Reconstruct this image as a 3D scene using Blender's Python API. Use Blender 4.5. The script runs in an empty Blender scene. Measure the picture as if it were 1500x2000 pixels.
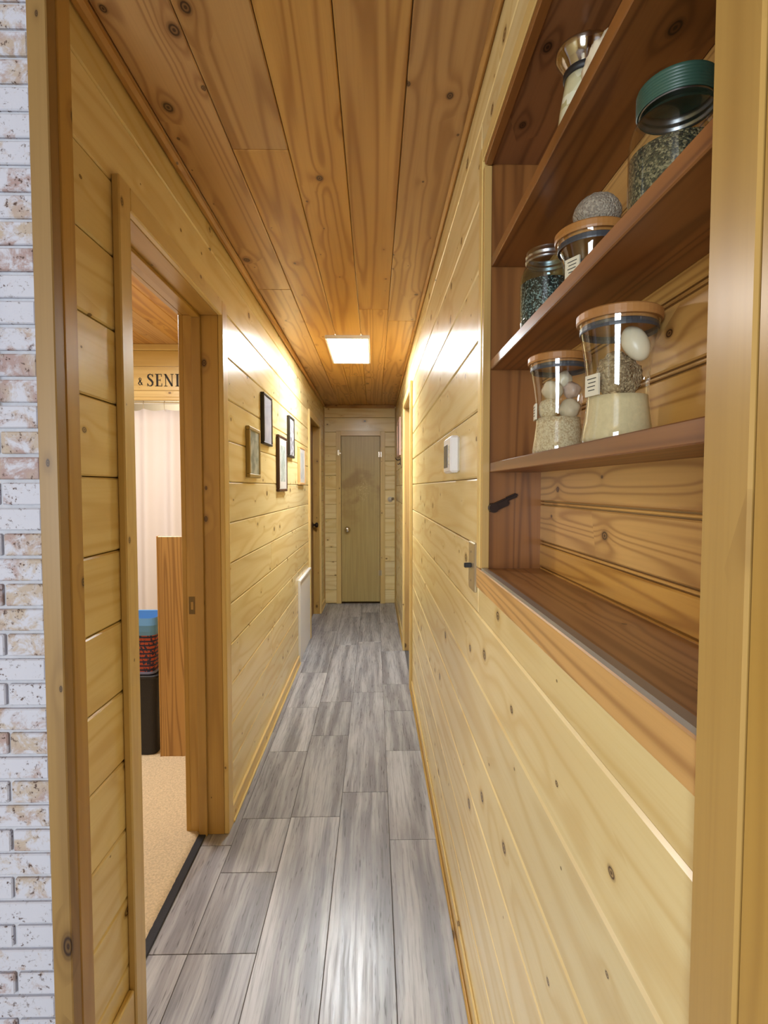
import bpy, bmesh, math, random
from mathutils import Vector, Matrix, noise
random.seed(7)
R = math.radians
scene = bpy.context.scene
C = scene.collection

# ------------------------------------------------------------------ camera
F_PX, VPX, VPY = 1040.0, 731.0, 953.0          # focal length and hall vanishing point (1500x2000 frame)
CAM_H = 1.35
cam_d = bpy.data.cameras.new('camera'); cam = bpy.data.objects.new('camera', cam_d); C.objects.link(cam)
cam_d.sensor_fit = 'HORIZONTAL'; cam_d.sensor_width = 36.0; cam_d.lens = 36.0 * F_PX / 1500.0
cam_d.clip_start = 0.01; cam_d.clip_end = 60
cam.location = (0, 0, CAM_H)
cam.rotation_euler = (R(90) - math.atan((1000 - VPY) / F_PX), 0, -math.atan((750 - VPX) / F_PX))
scene.camera = cam

# ------------------------------------------------------------------ world, large lights, exposure
w = bpy.data.worlds.new('world'); scene.world = w; w.use_nodes = True
w.node_tree.nodes['Background'].inputs[0].default_value = (0.75, 0.85, 1.0, 1)
w.node_tree.nodes['Background'].inputs[1].default_value = 0.25
vs = scene.view_settings
vs.view_transform = 'Standard'; vs.look = 'None'; vs.gamma = 1.0; vs.exposure = 1.25; vs.use_curve_mapping = False

def area(name, loc, rot, sx, sy, power, col):
    l = bpy.data.lights.new(name, 'AREA'); l.shape = 'RECTANGLE'; l.size = sx; l.size_y = sy
    l.energy = power; l.color = col
    o = bpy.data.objects.new(name, l); C.objects.link(o); o.location = loc; o.rotation_euler = rot
    return o
WINDOW_W, BATH_W, SHOWER_W, PANEL_STRENGTH = 56.0, 15.0, 2.2, 33.0
area('living_room_window_offscreen', (-1.5, -2.74, 1.35), (R(90), 0, 0), 1.3, 1.3, WINDOW_W, (0.76, 0.88, 1.0))
# the bathroom is lit from inside; its lamp hangs out of sight behind the hallway wall
area('bathroom_lamp_offscreen', (-1.45, 2.5, 2.24), (0, 0, 0), 0.3, 0.3, BATH_W, (0.98, 0.94, 0.92))
# the photograph shows a bright gap above the shower curtain: light behind the curtain, source out of sight
area('shower_light_offscreen', (-1.5, 4.1, 2.24), (0, 0, 0), 0.25, 0.25, SHOWER_W, (1.0, 0.95, 0.85))

# ------------------------------------------------------------------ helpers
def srgb(r, g, b):
    f = lambda c: (c / 255 / 12.92) if c / 255 <= 0.04045 else ((c / 255 + 0.055) / 1.055) ** 2.4
    return (f(r), f(g), f(b), 1.0)
W = {}
def link(o, M, parent=None):
    C.objects.link(o); W[o.name] = M.copy()
    if parent is not None:
        o.parent = parent; o.matrix_basis = W[parent.name].inverted() @ M
    else:
        o.matrix_basis = M
    return o
def tag(o, label, cat, group=None, kind=None):
    if label: o['label'] = label
    if cat: o['category'] = cat
    if group: o['group'] = group
    if kind: o['kind'] = kind
    return o
def empty(name, loc=(0, 0, 0), rz=0, parent=None):
    o = bpy.data.objects.new(name, None); o.empty_display_size = 0.05
    return link(o, Matrix.Translation(loc) @ Matrix.Rotation(rz, 4, 'Z'), parent)
def mesh_from(bm, name, mat, smooth=False):
    me = bpy.data.meshes.new(name); bmesh.ops.recalc_face_normals(bm, faces=bm.faces[:]); bm.to_mesh(me); bm.free()
    if mat: me.materials.append(mat)
    if smooth:
        for p in me.polygons: p.use_smooth = True
    return me
def bobj(name, bm, mat, parent=None, loc=(0, 0, 0), smooth=False, M=None):
    return link(bpy.data.objects.new(name, mesh_from(bm, name, mat, smooth)), M or Matrix.Translation(loc), parent)
def bx(bm, x0, x1, y0, y1, z0, z1):
    r = bmesh.ops.create_cube(bm, size=1.0)
    bmesh.ops.scale(bm, verts=r['verts'], vec=(abs(x1 - x0), abs(y1 - y0), abs(z1 - z0)))
    bmesh.ops.translate(bm, verts=r['verts'], vec=((x0 + x1) / 2, (y0 + y1) / 2, (z0 + z1) / 2))
    return r['verts']
ROT = {'X': Matrix.Identity(3),
       'Y': Matrix(((0, 0, 1), (1, 0, 0), (0, 1, 0))),      # local x -> Y, y -> Z, z -> X
       'Z': Matrix(((0, 1, 0), (0, 0, 1), (1, 0, 0)))}      # local x -> Z, y -> X, z -> Y
_cache = {}
def stick(name, b, axis, mat, parent=None, bev=0.0015):
    """box-shaped wooden piece with world bounds b=(x0,x1,y0,y1,z0,z1), grain along axis, all edges eased"""
    x0, x1, y0, y1, z0, z1 = b
    d = {'X': x1 - x0, 'Y': y1 - y0, 'Z': z1 - z0}
    order = {'X': 'XYZ', 'Y': 'YZX', 'Z': 'ZXY'}[axis]
    l = tuple(round(d[k], 4) for k in order)
    key = (l, bev, mat.name)
    me = _cache.get(key)
    if me is None:
        bm = bmesh.new(); bx(bm, -l[0] / 2, l[0] / 2, -l[1] / 2, l[1] / 2, -l[2] / 2, l[2] / 2)
        e = min(bev, min(l) * 0.45)
        if e > 0: bmesh.ops.bevel(bm, geom=bm.edges[:], offset=e, segments=1, affect='EDGES')
        me = mesh_from(bm, name, mat); _cache[key] = me
    M = Matrix.Translation(((x0 + x1) / 2, (y0 + y1) / 2, (z0 + z1) / 2)) @ ROT[axis].to_4x4()
    return link(bpy.data.objects.new(name, me), M, parent)
def solid(name, boxes, mat, parent=None, loc=(0, 0, 0)):
    bm = bmesh.new()
    for b in boxes: bx(bm, *b)
    return bobj(name, bm, mat, parent, loc)
def lathe(prof, seg=40, close=False):
    bm = bmesh.new(); rings = []
    for r, z in prof:
        rings.append([bm.verts.new((r * math.cos(2 * math.pi * k / seg), r * math.sin(2 * math.pi * k / seg), z)) for k in range(seg)] if r > 1e-5 else [bm.verts.new((0, 0, z))])
    for a, b in zip(rings, rings[1:]):
        for k in range(seg):
            k2 = (k + 1) % seg
            if len(a) == 1 and len(b) > 1: bm.faces.new((a[0], b[k2], b[k]))
            elif len(b) == 1 and len(a) > 1: bm.faces.new((a[k], a[k2], b[0]))
            elif len(a) > 1: bm.faces.new((a[k], a[k2], b[k2], b[k]))
    return bm
def tube(bm, pts, r, seg=8):
    pts = [Vector(p) for p in pts]; rings = []
    for i, p in enumerate(pts):
        t = (pts[min(i + 1, len(pts) - 1)] - pts[max(i - 1, 0)]).normalized()
        u = t.orthogonal().normalized() if i == 0 else (rings[-1][1] - t * rings[-1][1].dot(t)).normalized()
        v = t.cross(u)
        rings.append(([bm.verts.new(p + (u * math.cos(2 * math.pi * k / seg) + v * math.sin(2 * math.pi * k / seg)) * r) for k in range(seg)], u))
    for (a, _), (b, _) in zip(rings, rings[1:]):
        for k in range(seg): bm.faces.new((a[k], a[(k + 1) % seg], b[(k + 1) % seg], b[k]))
    bm.faces.new(rings[0][0][::-1]); bm.faces.new(rings[-1][0])
    return bm
def lump(rad, sub, amp, freq, seed, rough=0.0, rf=1):
    bm = bmesh.new(); bmesh.ops.create_icosphere(bm, subdivisions=sub, radius=1.0)
    for v in bm.verts:
        n = v.co.normalized(); o = Vector((seed * 3.1, seed * 1.7, seed * 0.9))
        k = 1 + amp * noise.noise(n * freq + o) + rough * abs(noise.noise(n * rf + o))
        v.co = Vector((n.x * rad[0], n.y * rad[1], n.z * rad[2])) * k
    return bm

# ------------------------------------------------------------------ materials
class NT:
    def __init__(s, name):
        s.m = bpy.data.materials.new(name); s.m.use_nodes = True; s.t = s.m.node_tree
        s.b = s.t.nodes['Principled BSDF']; s.out = s.t.nodes['Material Output']
    def n(s, kind, **kw):
        nd = s.t.nodes.new(kind)
        for k, v in kw.items(): setattr(nd, k, v)
        return nd
    def put(s, sock, v):
        if isinstance(v, bpy.types.NodeSocket): s.t.links.new(v, sock)
        else: sock.default_value = v
    def math(s, op, a, b=0.0, c=0.0, clamp=False):
        nd = s.n('ShaderNodeMath', operation=op, use_clamp=clamp)
        for i, v in enumerate((a, b, c)): s.put(nd.inputs[i], v)
        return nd.outputs[0]
    def vmath(s, op, a, b):
        nd = s.n('ShaderNodeVectorMath', operation=op); s.put(nd.inputs[0], a); s.put(nd.inputs[1], b); return nd.outputs[0]
    def noise(s, vec, scale=1.0, detail=2.0, rough=0.5, dist=0.0):
        nd = s.n('ShaderNodeTexNoise'); s.put(nd.inputs['Vector'], vec); nd.inputs['Scale'].default_value = scale
        nd.inputs['Detail'].default_value = detail; nd.inputs['Roughness'].default_value = rough; nd.inputs['Distortion'].default_value = dist
        return nd.outputs['Fac']
    def mix(s, fac, a, b, blend='MIX'):
        nd = s.n('ShaderNodeMix', data_type='RGBA', blend_type=blend)
        s.put(nd.inputs[0], fac); s.put(nd.inputs[6], a); s.put(nd.inputs[7], b); return nd.outputs[2]
    def ramp(s, v, lo, hi, a=0.0, b=1.0):
        nd = s.n('ShaderNodeMapRange', interpolation_type='SMOOTHSTEP')
        for i, q in enumerate((v, lo, hi, a, b)): s.put(nd.inputs[i], q)
        return nd.outputs[0]
    def coords(s, rnd=True):
        tc = s.n('ShaderNodeTexCoord').outputs['Object']
        if not rnd: return tc, None
        oi = s.n('ShaderNodeObjectInfo').outputs['Random']
        cm = s.n('ShaderNodeCombineXYZ')
        s.put(cm.inputs[0], s.math('MULTIPLY', oi, 61.0)); s.put(cm.inputs[1], s.math('MULTIPLY', oi, 23.7)); s.put(cm.inputs[2], s.math('MULTIPLY', oi, 17.3))
        return s.vmath('ADD', tc, cm.outputs[0]), oi
    def bump(s, h, strength, dist=0.002):
        nd = s.n('ShaderNodeBump'); s.put(nd.inputs['Height'], h); nd.inputs['Strength'].default_value = strength; nd.inputs['Distance'].default_value = dist
        s.t.links.new(nd.outputs[0], s.b.inputs['Normal'])
    def set(s, **kw):
        for k, v in kw.items(): s.put(s.b.inputs[k.replace('_', ' ')], v)
        return s.m

def pine(name, light, dark, knot, knots=1.0, ring=7.0, ringmix=0.5, rough=0.3, vary=0.25, gx=0.7, gy=7.0, kx=5.0, ky=7.0, pres=0.34):
    s = NT(name); P, oi = s.coords()
    st = s.vmath('MULTIPLY', P, (gx, gy, gy))
    n1 = s.noise(st, 1.0, 1.0, 0.4)
    kv = s.n('ShaderNodeTexVoronoi', voronoi_dimensions='2D', feature='F1'); sp3 = s.n('ShaderNodeSeparateXYZ'); s.put(sp3.inputs[0], P); kc = s.n('ShaderNodeCombineXYZ'); s.put(kc.inputs[0], s.math('MULTIPLY', sp3.outputs[0], kx)); s.put(kc.inputs[1], s.math('MULTIPLY', s.math('ADD', sp3.outputs[1], sp3.outputs[2]), ky)); s.put(kv.inputs['Vector'], kc.outputs[0]); kv.inputs['Scale'].default_value = 1.0; kv.inputs['Randomness'].default_value = 1.0
    d = kv.outputs['Distance']
    sep = s.n('ShaderNodeSeparateColor'); s.put(sep.inputs[0], kv.outputs['Color'])
    size = s.math('MULTIPLY', s.math('MULTIPLY_ADD', s.math('POWER', sep.outputs[0], 2.5), 0.85, 0.15), 0.15 * knots)
    present = s.math('GREATER_THAN', sep.outputs[1], pres)
    size = s.math('MULTIPLY', size, present)
    halo = s.math('MULTIPLY', s.math('POWER', 2.718, s.math('MULTIPLY', d, -7.0)), s.math('MULTIPLY', size, 9.0))
    phase = s.math('ADD', s.math('MULTIPLY', n1, ring * 6.283), s.math('MULTIPLY', halo, 14.0))
    sn = s.math('MULTIPLY_ADD', s.math('SINE', phase), 0.5, 0.5)
    rings = s.math('POWER', sn, 3.0)
    fib = s.noise(s.vmath('MULTIPLY', P, (3.0, 160.0, 160.0)), 1.0, 2.0, 0.6)
    broad = s.noise(s.vmath('MULTIPLY', P, (0.9, 9.0, 9.0)), 1.0, 2.0, 0.5)
    col = s.mix(s.math('MULTIPLY', rings, ringmix), light, dark)
    col = s.mix(s.ramp(broad, 0.35, 0.75, 0.0, 0.30), col, dark)
    col = s.mix(s.math('MULTIPLY', s.ramp(fib, 0.4, 0.8), 0.16), col, dark)
    hmask = s.math('MULTIPLY', s.ramp(halo, 0.05, 0.6), 0.5)
    col = s.mix(hmask, col, dark)
    kn = s.math('GREATER_THAN', size, 0.006)
    km = s.math('MULTIPLY', s.ramp(d, s.math('MULTIPLY', size, 1.0), s.math('MULTIPLY', size, 0.55)), kn)
    kring = s.math('MULTIPLY_ADD', s.math('SINE', s.math('MULTIPLY', s.math('DIVIDE', d, s.math('ADD', size, 0.004)), 16.0)), 0.25, 0.75)
    col = s.mix(s.math('MULTIPLY', km, kring), col, knot)
    hsv = s.n('ShaderNodeHueSaturation'); s.put(hsv.inputs['Color'], col)
    s.put(hsv.inputs['Value'], s.math('MULTIPLY_ADD', s.math('FRACT', s.math('MULTIPLY', oi, 7.77)), vary, 1.0 - vary / 2))
    s.put(hsv.inputs['Saturation'], s.math('MULTIPLY_ADD', s.math('FRACT', s.math('MULTIPLY', oi, 13.3)), vary, 1.0 - vary / 2))
    wav = s.noise(s.vmath('MULTIPLY', P, (2.0, 26.0, 26.0)), 1.0, 1.0, 0.5)
    s.bump(s.math('ADD', s.math('MULTIPLY', wav, 1.0), s.math('MULTIPLY', rings, 0.10)), 0.22, 0.0012)
    return s.set(Base_Color=hsv.outputs[0], Roughness=rough)

def plain(name, col, rough=0.5, metal=0.0, nscale=0, namt=0.0, bump=0.0):
    s = NT(name)
    if nscale:
        P, _ = s.coords(False); n = s.noise(P, nscale, 4.0, 0.6)
        s.put(s.b.inputs['Base Color'], s.mix(s.math('MULTIPLY', s.ramp(n, 0.3, 0.7), namt), col, tuple(c * 0.45 for c in col[:3]) + (1,)))
        if bump: s.bump(n, bump, 0.003)
    else: s.put(s.b.inputs['Base Color'], col)
    return s.set(Roughness=rough, Metallic=metal)

def speckle(name, cols, scale, rough=0.8, bump=0.6):
    s = NT(name); P, _ = s.coords(False)
    v = s.n('ShaderNodeTexVoronoi'); s.put(v.inputs['Vector'], P); v.inputs['Scale'].default_value = scale
    cr = s.n('ShaderNodeValToRGB'); cr.color_ramp.interpolation = 'CONSTANT'
    sp = s.n('ShaderNodeSeparateColor'); s.put(sp.inputs[0], v.outputs['Color']); s.put(cr.inputs[0], sp.outputs[0])
    e = cr.color_ramp.elements
    while len(e) < len(cols): e.new(0.5)
    for i, c in enumerate(cols): e[i].position = i / len(cols); e[i].color = c
    s.bump(s.math('SUBTRACT', 1.0, v.outputs['Distance']), bump, 0.002)
    return s.set(Base_Color=cr.outputs[0], Roughness=rough)

PINE = pine('pine_wall', srgb(237, 217, 161), srgb(213, 179, 113), srgb(88, 58, 28), knots=0.85, ringmix=0.45, rough=0.25, vary=0.10, ring=7.0)
PINE_CEIL = pine('pine_ceiling', srgb(206, 160, 96), srgb(150, 98, 46), srgb(62, 34, 16), knots=0.85, ring=9.0, ringmix=0.6, rough=0.38, vary=0.16, gx=0.32, gy=9.0, kx=4.5, ky=6.5)
PINE_TRIM = pine('pine_trim', srgb(194, 156, 86), srgb(150, 112, 56), srgb(62, 38, 18), knots=1.1, ring=6.0, ringmix=0.35, rough=0.3, vary=0.12, gx=0.6, gy=10, kx=7.0, ky=11.0, pres=0.72)
CASING = pine('pale_casing', srgb(224, 196, 130), srgb(196, 158, 92), srgb(84, 52, 26), knots=0.8, ring=5.0, ringmix=0.3, rough=0.28, vary=0.08, gx=0.5, gy=12, kx=8.0, ky=12.0, pres=0.8)
COVE = pine('stained_cove_wood', srgb(196, 150, 88), srgb(144, 96, 46), srgb(62, 34, 16), knots=0.4, rough=0.5, vary=0.08)
CEDAR = pine('red_shelf_wood', srgb(148, 98, 54), srgb(90, 52, 25), srgb(40, 18, 8), knots=0.6, ring=9.0, ringmix=0.6, rough=0.35, vary=0.12, gx=0.4, gy=14.0, kx=5.0, ky=8.0, pres=0.8)
NICHE_BACK = pine('niche_back_wood', srgb(216, 168, 94), srgb(150, 98, 42), srgb(60, 30, 12), knots=0.7, ring=14.0, ringmix=0.6, rough=0.33, vary=0.12, gx=0.4, gy=12.0, kx=6.0, ky=9.0, pres=0.6)
SILL = pine('sill_wood', srgb(172, 134, 92), srgb(112, 78, 48), srgb(66, 40, 22), knots=0.5, ring=10.0, ringmix=0.6, rough=0.32, vary=0.1, gx=0.4, gy=11.0)
OAK = pine('oak_panel', srgb(192, 148, 82), srgb(134, 92, 40), srgb(90, 52, 20), knots=0.0, ring=16.0, ringmix=0.7, rough=0.4, vary=0.05, gx=0.5, gy=9.0)
BACKING = plain('bare_backing_wood', srgb(190, 156, 104), 0.8)

def door_mat():
    s = NT('olive_veneer'); P, _ = s.coords(False)
    st = s.noise(s.vmath('MULTIPLY', P, (2.0, 70.0, 70.0)), 1.0, 3.0, 0.6)
    col = s.mix(s.ramp(st, 0.3, 0.7, 0.0, 0.45), srgb(192, 170, 110), srgb(160, 136, 80))
    blob = s.noise(P, 3.2, 4.0, 0.6)
    sx = s.n('ShaderNodeSeparateXYZ'); s.put(sx.inputs[0], P)
    up = s.math('MULTIPLY', s.ramp(sx.outputs[0], -0.2, 0.25), s.ramp(sx.outputs[0], 0.85, 0.5))
    col = s.mix(s.math('MULTIPLY', s.ramp(blob, 0.46, 0.66), s.math('MULTIPLY', up, 0.5)), col, srgb(138, 100, 52))
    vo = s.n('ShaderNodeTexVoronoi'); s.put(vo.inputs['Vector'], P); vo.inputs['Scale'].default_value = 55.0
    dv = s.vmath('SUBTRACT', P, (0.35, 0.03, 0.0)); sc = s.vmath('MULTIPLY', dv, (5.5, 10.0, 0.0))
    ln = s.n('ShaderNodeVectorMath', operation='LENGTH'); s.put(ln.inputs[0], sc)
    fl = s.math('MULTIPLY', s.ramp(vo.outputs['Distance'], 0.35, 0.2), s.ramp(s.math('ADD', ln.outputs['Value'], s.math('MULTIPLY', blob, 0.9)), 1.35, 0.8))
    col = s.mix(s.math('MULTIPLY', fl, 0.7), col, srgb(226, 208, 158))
    return s.set(Base_Color=col, Roughness=0.35)
DOOR = door_mat()
DARKDOOR = pine('brown_door_veneer', srgb(140, 98, 56), srgb(104, 68, 34), srgb(60, 34, 16), knots=0.0, ring=5, ringmix=0.4, rough=0.4, vary=0.02, gx=0.5, gy=9)

def tile_mat():
    s = NT('grey_wood_tile'); P0, oi = s.coords()
    s3 = s.n('ShaderNodeSeparateXYZ'); s.put(s3.inputs[0], P0); c3 = s.n('ShaderNodeCombineXYZ'); s.put(c3.inputs[0], s3.outputs[0]); s.put(c3.inputs[1], s.math('ADD', s3.outputs[1], s3.outputs[2])); P = c3.outputs[0]
    wrp = s.noise(s.vmath('MULTIPLY', P, (2.2, 5.0, 1.0)), 1.0, 2.0, 0.5)
    cw = s.n('ShaderNodeCombineXYZ'); s.put(cw.inputs[1], s.math('MULTIPLY', wrp, 0.03)); Q = s.vmath('ADD', P, cw.outputs[0])
    a = s.noise(s.vmath('MULTIPLY', Q, (1.0, 15.0, 1.0)), 1.0, 3.0, 0.6)
    b = s.noise(s.vmath('MULTIPLY', Q, (4.0, 95.0, 1.0)), 1.0, 4.0, 0.65)
    c = s.noise(s.vmath('MULTIPLY', Q, (11.0, 150.0, 1.0)), 1.0, 2.0, 0.6)
    col = s.mix(s.ramp(a, 0.34, 0.66), srgb(124, 121, 124), srgb(178, 176, 176))
    col = s.mix(s.ramp(b, 0.44, 0.70, 0.0, 0.55), col, srgb(98, 95, 98))
    pit = s.math('MULTIPLY', s.ramp(c, 0.60, 0.70), s.ramp(a, 0.62, 0.42))
    col = s.mix(s.math('MULTIPLY', pit, 0.75), col, srgb(58, 52, 52))
    hsv = s.n('ShaderNodeHueSaturation'); s.put(hsv.inputs['Color'], col)
    s.put(hsv.inputs['Value'], s.math('MULTIPLY_ADD', s.math('FRACT', s.math('MULTIPLY', oi, 9.1)), 0.26, 0.88))
    s.bump(s.math('ADD', s.math('MULTIPLY', b, 0.6), c), 0.12, 0.001)
    return s.set(Base_Color=hsv.outputs[0], Roughness=s.ramp(b, 0.2, 0.8, 0.24, 0.4))
TILE = tile_mat()
GROUT = plain('grey_grout', srgb(92, 88, 86), 0.8)

def brick_mat():
    s = NT('whitewashed_brick'); P, oi = s.coords()
    a = s.noise(P, 26.0, 5.0, 0.7, 0.4); b = s.noise(P, 120.0, 3.0, 0.7); c = s.noise(s.vmath('ADD', P, (9, 3, 1)), 14.0, 2.0, 0.5)
    redness = s.math('MULTIPLY_ADD', s.math('FRACT', s.math('MULTIPLY', oi, 5.3)), 0.30, -0.20)
    white = srgb(198, 199, 210); red = srgb(166, 142, 138); tan = srgb(182, 166, 150)
    under = s.mix(s.ramp(c, 0.4, 0.6), red, tan)
    col = s.mix(s.ramp(s.math('SUBTRACT', a, redness), 0.40, 0.58), under, white)
    col = s.mix(s.math('MULTIPLY', s.ramp(b, 0.56, 0.66), s.ramp(a, 0.58, 0.42)), col, srgb(84, 62, 54))
    s.bump(s.math('ADD', a, s.math('MULTIPLY', b, 0.4)), 0.5, 0.002)
    return s.set(Base_Color=col, Roughness=0.75)
BRICK = brick_mat(); MORTAR = plain('white_mortar', srgb(196, 196, 202), 0.85, 0, 60, 0.2, 0.3)

WHITE = plain('white_paint', srgb(236, 234, 232), 0.45, 0, 220, 0.06, 0.15)
CREAM = plain('cream_plaster', srgb(226, 214, 190), 0.7)
BLACK = plain('black_plastic', srgb(24, 22, 22), 0.5)
DARKMETAL = plain('dark_bronze', srgb(46, 28, 18), 0.45, 0.5)
CHROME = plain('satin_nickel', srgb(214, 208, 196), 0.22, 1.0)
STEEL = plain('brushed_steel', srgb(190, 178, 150), 0.35, 0.8)
ALU = plain('aluminium_track', srgb(170, 168, 164), 0.4, 0.6)
TAGW = plain('cream_card', srgb(214, 206, 180), 0.6); INK = plain('black_ink', srgb(40, 34, 30), 0.7)
def glass(name, tint, rough=0.02, base=0.07, edge=0.9):
    s = NT(name); tr = s.n('ShaderNodeBsdfTransparent'); tr.inputs[0].default_value = tint
    gl = s.n('ShaderNodeBsdfGlossy'); gl.inputs['Roughness'].default_value = rough; gl.inputs[0].default_value = (1, 1, 1, 1)
    fr = s.n('ShaderNodeLayerWeight'); fr.inputs[0].default_value = 0.5
    mx = s.n('ShaderNodeMixShader'); s.put(mx.inputs[0], s.math('MULTIPLY_ADD', s.math('POWER', fr.outputs['Facing'], 5.0), edge, base, clamp=True)); s.put(mx.inputs[1], tr.outputs[0]); s.put(mx.inputs[2], gl.outputs[0])
    s.t.links.new(mx.outputs[0], s.out.inputs[0]); return s.m
GLASS = glass('clear_glass', (0.95, 0.97, 0.96, 1)); BLUEGLASS = glass('aqua_glass', (0.66, 0.80, 0.82, 1)); PANE = glass('picture_glass', (0.99, 0.99, 0.99, 1), 0.05, 0.02, 0.35)

# ------------------------------------------------------------------ the room: dimensions in metres
XL, XR, YE, ZC = -0.585, 0.252, 6.185, 2.305      # hall wall faces, end wall, ceiling
YB = 0.988                                        # brick wall face
BT = 0.018                                        # board thickness
GROOVES = [0.0] + [round(1.3735 + 0.1653 * k, 4) for k in range(-8, 6)] + [ZC]
D1 = (1.285, 2.03); D2 = (4.79, 5.67); D3 = (3.56, 4.36)    # door openings: bath, far left, right
ZH = 1.994                                        # door head
NY0, NY1, NZ0, NZ1 = 0.39, 1.222, 1.165, 2.072    # niche opening

def cut(a, b, holes):
    iv = [(a, b)]
    for h0, h1 in holes:
        iv = [q for p0, p1 in iv for q in ((p0, min(p1, h0)), (max(p0, h1), p1)) if q[1] - q[0] > 0.004]
    return iv

# floor -------------------------------------------------------------
floor = solid('floor', [(-0.75, 0.30, -2.8, 6.4, -0.06, -0.0025), (-3.3, -0.75, -2.8, 1.1, -0.06, -0.0025), (-2.4, -0.75, 1.1, 4.6, -0.06, -0.0025), (0.30, 1.2, 3.2, 4.7, -0.06, -0.0025), (0.30, 2.7, -2.8, 0.3, -0.06, -0.0025)], GROUT)
tag(floor, 'grey wood-look plank tile floor running down the hallway', 'floor', kind='structure')
cols = [(-0.742, -0.541, [-0.55, 0.6, 1.494, 1.964, 2.9, 4.1, 5.2, YE]),
        (-0.541, -0.343, [-0.6, 0.35, 1.494, 1.821, 2.127, 2.68, 3.228, 3.847, 4.98, YE]),
        (-0.343, -0.142, [-0.4, 0.92, 2.134, 2.854, 3.311, 4.529, 5.53, YE]),
        (-0.142, 0.058, [-0.3, 1.09, 2.309, 3.467, 4.62, 5.73, YE]),
        (0.058, XR, [-0.5, 0.77, 1.986, 2.679, 3.169, 3.609, 4.347, 5.286, YE])]
for x0, x1, ys in cols:
    for a, b in zip(ys, ys[1:]):
        stick('plank_tile', (x0 + 0.0011, x1 - 0.0011, a + 0.0011, b - 0.0011, -0.02, 0.0), 'Y', TILE, floor, 0.0008)
def floor_fill():
    s = solid('tile_field', [(-3.3, -0.744, -2.8, YB + 0.1, -0.02, -0.001), (-0.744, XR, -2.8, -0.62, -0.02, -0.001), (XR + 0.001, 2.6, -2.8, 0.26, -0.02, -0.001)], TILE, floor); s['kind'] = 'stuff'
floor_fill()

# ceiling -----------------------------------------------------------
ceiling = solid('ceiling', [(-0.64, 0.32, 0.9, 6.4, ZC + 0.016, ZC + 0.06), (-3.3, 2.7, -2.9, 0.9, ZC + 0.016, ZC + 0.06), (-2.5, -0.64, 1.0, 4.7, ZC + 0.016, ZC + 0.06), (0.32, 1.2, 3.2, 4.7, ZC + 0.016, ZC + 0.06)], BACKING)
tag(ceiling, 'stained knotty pine plank ceiling over the hallway', 'ceiling', kind='structure')
cx = [-0.62, -0.562, -0.401, -0.242, -0.083, 0.077, 0.30]
cj = [[-0.4, 1.9, YE], [-0.6, 2.62, YE], [-0.5, 1.557, 5.0, YE], [-0.7, 1.064, 4.6, YE], [-0.3, 2.9, YE], [-0.8, 3.094, YE]]
for (x0, x1), ys in zip(zip(cx, cx[1:]), cj):
    for a, b in zip(ys, ys[1:]):
        stick('ceiling_plank', (x0 + 0.001, x1 - 0.001, a + 0.0008, b - 0.0008, ZC, ZC + 0.016), 'Y', PINE_CEIL, ceiling, 0.0028)
k = -2.42                                            # bathroom ceiling planks
while k < -0.72:
    stick('ceiling_plank', (k + 0.001, min(k + 0.16, -0.70) - 0.001, 1.12, 3.62, ZC, ZC + 0.016), 'Y', PINE_CEIL, ceiling, 0.0028); k += 0.16
q = solid('plank_field', [(-3.3, -0.622, -2.9, 0.99, ZC, ZC + 0.014), (-0.622, 0.30, -2.9, -0.82, ZC, ZC + 0.014), (0.302, 2.6, -2.9, 0.26, ZC, ZC + 0.014)], PINE_CEIL, ceiling); q['kind'] = 'stuff'

# left wall ----------------------------------------------------------
xb0 = -0.697
wl = solid('wall_left', [(xb0, XL - BT, 1.0, D1[0] - 0.018, 0, ZC + 0.01), (xb0, XL - BT, D1[1] + 0.018, D2[0] - 0.018, 0, ZC + 0.01), (xb0, XL - BT, D2[1] + 0.018, YE + 0.1, 0, ZC + 0.01),
                         (xb0, XL - BT, D1[0] - 0.018, D1[1] + 0.018, ZH + 0.018, ZC + 0.01), (xb0, XL - BT, D2[0] - 0.018, D2[1] + 0.018, ZH + 0.018, ZC + 0.01)], BACKING)
tag(wl, 'knotty pine board wall on the bathroom side of the hallway', 'wall', kind='structure')
for i, (z0, z1) in enumerate(zip(GROOVES, GROOVES[1:])):
    holes = [] if z0 > 2.0 else [(D1[0] - 0.018, D1[1] + 0.018), (D2[0] - 0.018, D2[1] + 0.018)]
    for a, b in cut(1.0, YE, holes):
        parts = [(a, b)]
        if b - a > 2.5:
            m = a + (b - a) * (0.34 + 0.3 * random.random()); parts = [(a, m), (m, b)] if i % 3 == 0 else [(a, b)]
        for p0, p1 in parts:
            stick('board', (XL - BT, XL, p0 + 0.0004, p1 - 0.0004, z0 + 0.0013, z1 - 0.0013), 'Y', PINE, wl, 0.0038)
# bathroom face of that wall
for z0, z1 in zip(GROOVES, GROOVES[1:]):
    for a, b in cut(1.1, 3.6, [] if z0 > 2.0 else [(D1[0] - 0.018, D1[1] + 0.018)]):
        stick('board', (-0.715, xb0, a, b, z0 + 0.001, z1 - 0.001), 'Y', PINE, wl, 0.003)

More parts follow.
